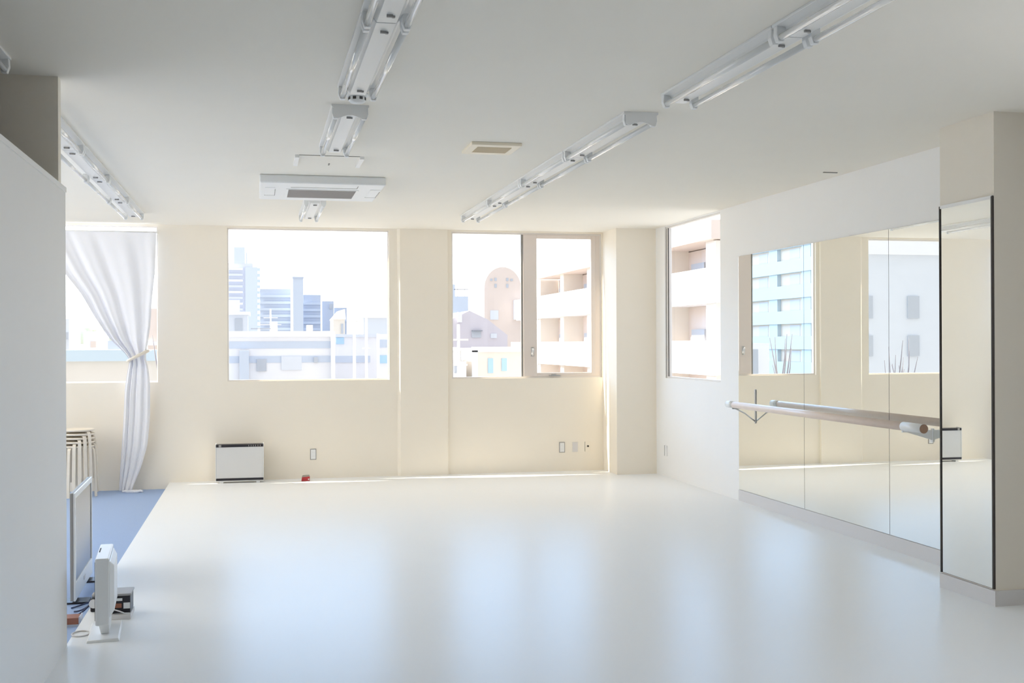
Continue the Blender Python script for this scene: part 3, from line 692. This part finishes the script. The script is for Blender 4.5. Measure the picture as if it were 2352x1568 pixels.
# right part of the back wall
y = 150.0
r = empty('round_gabled_building', (32.25, y, GZ)); tag(r, 'pinkish beige building with a round arched top', 'building', 'buildings outside the windows')
prof = [(-2.55, 0), (2.55, 0), (2.55, 8.0 - GZ)] + [(2.55 * math.cos(a), 8.9 - GZ + 2.9 * math.sin(a)) for a in [R(6 + 12 * k) for k in range(15)]] + [(-2.55, 8.0 - GZ)]
MB().extrude_y([(x, z) for x, z in prof], 0, 12).build('walls', 'b_pink', r)
for x, z0, z1 in ((31.1, 9.9, 10.3), (32.7, 9.9, 10.3), (31.1, 9.0, 9.5), (32.7, 9.0, 9.5), (30.5, 9.9, 10.2), (33.3, 9.9, 10.2)): add(r, 'small_window', 'b_win', (x, x + .3, y - .1, y, z0, z1))
add(r, 'window', 'b_cool', (30.5, 31.6, y - .1, y, 4.7, 5.95)); add(r, 'balcony', 'b_white', (33.7, 35.5, y - 1.5, y, 4.7, 7.3))
y = 110.0
r = empty('gabled_house', (20.9, y, GZ)); tag(r, 'mauve grey gabled house below the round topped building', 'building', 'buildings outside the windows')
MB().extrude_y([(-3.6, 0), (3.2, 0), (3.2, 2.35 - GZ), (1.2, 3.9 - GZ), (-.6, 4.75 - GZ), (-2.2, 4.0 - GZ), (-3.6, 3.6 - GZ)], 0, 10).build('walls', 'b_mauve', r)
add(r, 'window', 'b_win', (20.5, 21.4, y - .15, y, 2.1, 2.75)); add(r, 'window', 'b_cool', (22.4, 23.0, y - .15, y, 2.05, 2.5)); add(r, 'awning', 'b_dark', (20.5, 21.5, y - .5, y, 2.72, 2.82)); add(r, 'vent', 'b_white', (19.1, 19.5, y - .3, y, 3.6, 4.6))
add(r, 'base_wall', 'b_mauve', (17.4, 24.1, y - .3, y, GZ, .9))
r = building('apartment_block', 'pale blue block with rooftop antenna in the left pane', 31.6, 36.1, 190, 10, 9.5, 'b_blue')
add(r, 'roof_block', 'b_blue', (31.6, 32.6, 190, 194, 9.5, 11.5))
add(r, 'antenna', 'b_dark', (33.0, 33.08, 190, 190.1, 9.5, 12.2), (35.6, 35.68, 190, 190.1, 9.5, 12.2), (32.4, 35.7, 190, 190.1, 10.6, 10.7), (34.2, 34.28, 190, 190.1, 9.5, 10.7))
add(r, 'floor_band', 'b_mid', (31.6, 36.1, 189.5, 190, 5, 6.5))
y = 70.0
r = building('house', 'low cream building with two tall blue windows', 13.15, 16.75, y, 8, 1.22, 'b_cream')
add(r, 'window', 'b_winb', (14.08, 14.4, y - .06, y, -.32, .6)); add(r, 'window', 'b_winb', (14.95, 15.28, y - .06, y, -.2, .6)); add(r, 'parapet', 'b_white', (13.05, 16.85, y - .2, y + .1, 1.0, 1.32)); add(r, 'corner_post', 'b_white', (13.05, 13.4, y - .2, y, GZ, 1.1))
r = building('house', 'small white house behind the utility pole', 11.6, 12.7, 70, 6, .5, 'b_white')
g = MB(); g.hexa([(-.6, -.1, 6.5), (.6, -.1, 6.5), (.6, 6, 6.5), (-.6, 6, 6.5)], [(-.5, .2, 7.2), (.05, .2, 7.3), (.05, 5.5, 7.3), (-.5, 5.5, 7.2)]); g.build('roof', 'b_white', r); add(r, 'window', 'b_win', (11.95, 12.25, 69.9, 70, -.3, .2))
# balcony building along the street on the right
XB = 20.0
r = empty('balcony_apartments', (XB, 48, GZ)); tag(r, 'sunlit apartment building with long white balconies on the right', 'building', 'buildings outside the windows')
def addb(part, m, *bx_): return add(r, part, m, *bx_)
addb('walls', 'b_pink', (XB + 1.6, XB + 12, 48.5, 86, GZ, 6.15))
addb('roof', 'b_pink', (XB - .15, XB + 12.3, 47.9, 81, 6.2, 7.05)); addb('roof_room', 'b_white', (XB + 3, XB + 8, 50, 58, 7.05, 9.4))
for k, (z0, z1, ya, yb_) in enumerate(((3.33, 4.95, 48.0, 88.0), (.05, 1.63, 48.0, 90.0), (-3.2, -1.6, 48, 90))):
    addb('balcony', 'b_white', (XB, XB + .18, ya, yb_, z0, z1), (XB + .18, XB + 1.58, ya + .18, yb_, z0 + .02, z0 + .2), (XB + .18, XB + 1.58, ya + .01, ya + .18, z0 + .02, z1))
for k in range(6):
    yy = 48.6 + k * 6.5
    addb('party_wall', 'b_cream', (XB + .25, XB + 1.6, yy, yy + .9, GZ, 6.2))
    for z0 in (0.2, 3.5):
        addb('window', 'b_warmwin', (XB + 1.5, XB + 1.6, yy + 1.4, yy + 3.6, z0 + .2, z0 + 2.1)); addb('window', 'b_win', (XB + 1.5, XB + 1.6, yy + 4.2, yy + 5.9, z0 + .9, z0 + 2.0))
addb('end_wall', 'b_cream', (XB + .2, XB + 12, 48.2, 48.5, GZ, 6.15))
MB().tube([(2.2, 8.0, 10.0), (2.2, 8.0, 12.0)], .45, 14).build('water_heater', 'b_white', r)
r = building('office_building', 'pale building filling the right edge of the side window', 23.0, 40, 38.5, 6, 4.2, 'b_white')
add(r, 'lower_wall', 'b_cool', (22.95, 30, 38.4, 38.5, GZ, 2.3)); add(r, 'window', 'b_win', (23.6, 24.6, 38.35, 38.5, .6, 1.8))

# buildings to the left that only the mirrors show
r = empty('balcony_block', (-51, 90, GZ)); tag(r, 'pale blue apartment block with balconies seen in the wall mirrors', 'building', 'buildings seen in the mirrors')
add(r, 'walls', 'b_cream', (-63, -51.7, 88, 165, GZ, 24))
for k in range(10):
    z = GZ + .8 + 2.95 * k
    add(r, 'balcony', 'b_aqua', (-51.2, -51, 88, 165, z, z + 1.5), (-51.72, -51.2, 88.1, 164.9, z + .02, z + .2))
for k in range(9): add(r, 'party_wall', 'b_aqua', (-51.72, -51.22, 92 + 8.4 * k, 94.2 + 8.4 * k, GZ, 24))
for k in range(9):
    g = [(-51.74, -51.66, 95.5 + 8.4 * k, 98.0 + 8.4 * k, GZ + 2.3 + 2.95 * q, GZ + 3.6 + 2.95 * q) for q in range(9)]
    add(r, 'window_row', 'b_cool', *g)
r = building('office_block', 'pale lilac building with paired windows seen in the middle mirror', -33, -23.5, 60, 2.5, 7.2, 'b_cool', 'buildings seen in the mirrors')
for xa in (-28.6, -31.4, -25.6):
    for z0, z1 in ((2.9, 4.2), (.7, 1.9), (-1.8, -.6)): add(r, 'window', 'b_win', (xa, xa + .75, 59.9, 60, z0, z1))
add(r, 'upper_storey', 'b_aqua', (-26.9, -23.5, 60.3, 62.4, 7.2, 11)); add(r, 'parapet', 'b_white', (-33, -23.5, 59.8, 60.2, 6.6, 7.4))
r = building('stair_house', 'small white stair house with grey door seen in the first mirror', -1.20, -.68, 22, 1.5, 1.52, 'b_white', 'buildings seen in the mirrors')
add(r, 'door', 'b_win', (-.93, -.80, 21.95, 22, -1.0, 1.4))
def bare_tree(x, y, ztop, label, n=7, sp_=.6):
    r = empty('bare_tree', (x, y, GZ)); tag(r, label, 'tree', 'bare trees outside')
    h_ = ztop - GZ
    MB().tube([(0, 0, 0), (.03, 0, h_ * .5), (0, 0, h_ * .82)], [.10, .07, .035], 9).build('trunk', 'b_bark', r)
    for k in range(n):
        a = 2 * math.pi * k / n + random.uniform(-.3, .3); z0 = h_ * random.uniform(.72, .82); L_ = random.uniform(.55, 1.0)
        p = [(0, 0, z0)]
        for t in (.35, .7, 1.0): p.append((sp_ * L_ * t ** .8 * math.cos(a) + random.uniform(-.03, .03), sp_ * L_ * t ** .8 * math.sin(a), z0 + (h_ - z0) * t * L_))
        b_ = MB().tube(p, [.022, .018, .012, .006], 7); b_.build('branch', 'b_bark', r)
bare_tree(-1.66, 22.4, 1.75, 'bare young tree seen in the first mirror, right of the stair house', 8, .26)
bare_tree(-1.05, 26.5, 1.95, 'bare young tree behind the stair house seen in the first mirror', 6, .4)
bare_tree(-4.1, 22, 1.6, 'bare shrubby tree seen in the joint of two mirrors', 7, .3)
bare_tree(-4.6, 22.5, 1.7, 'bare shrubby tree farthest right in the mirrors', 7, .4)
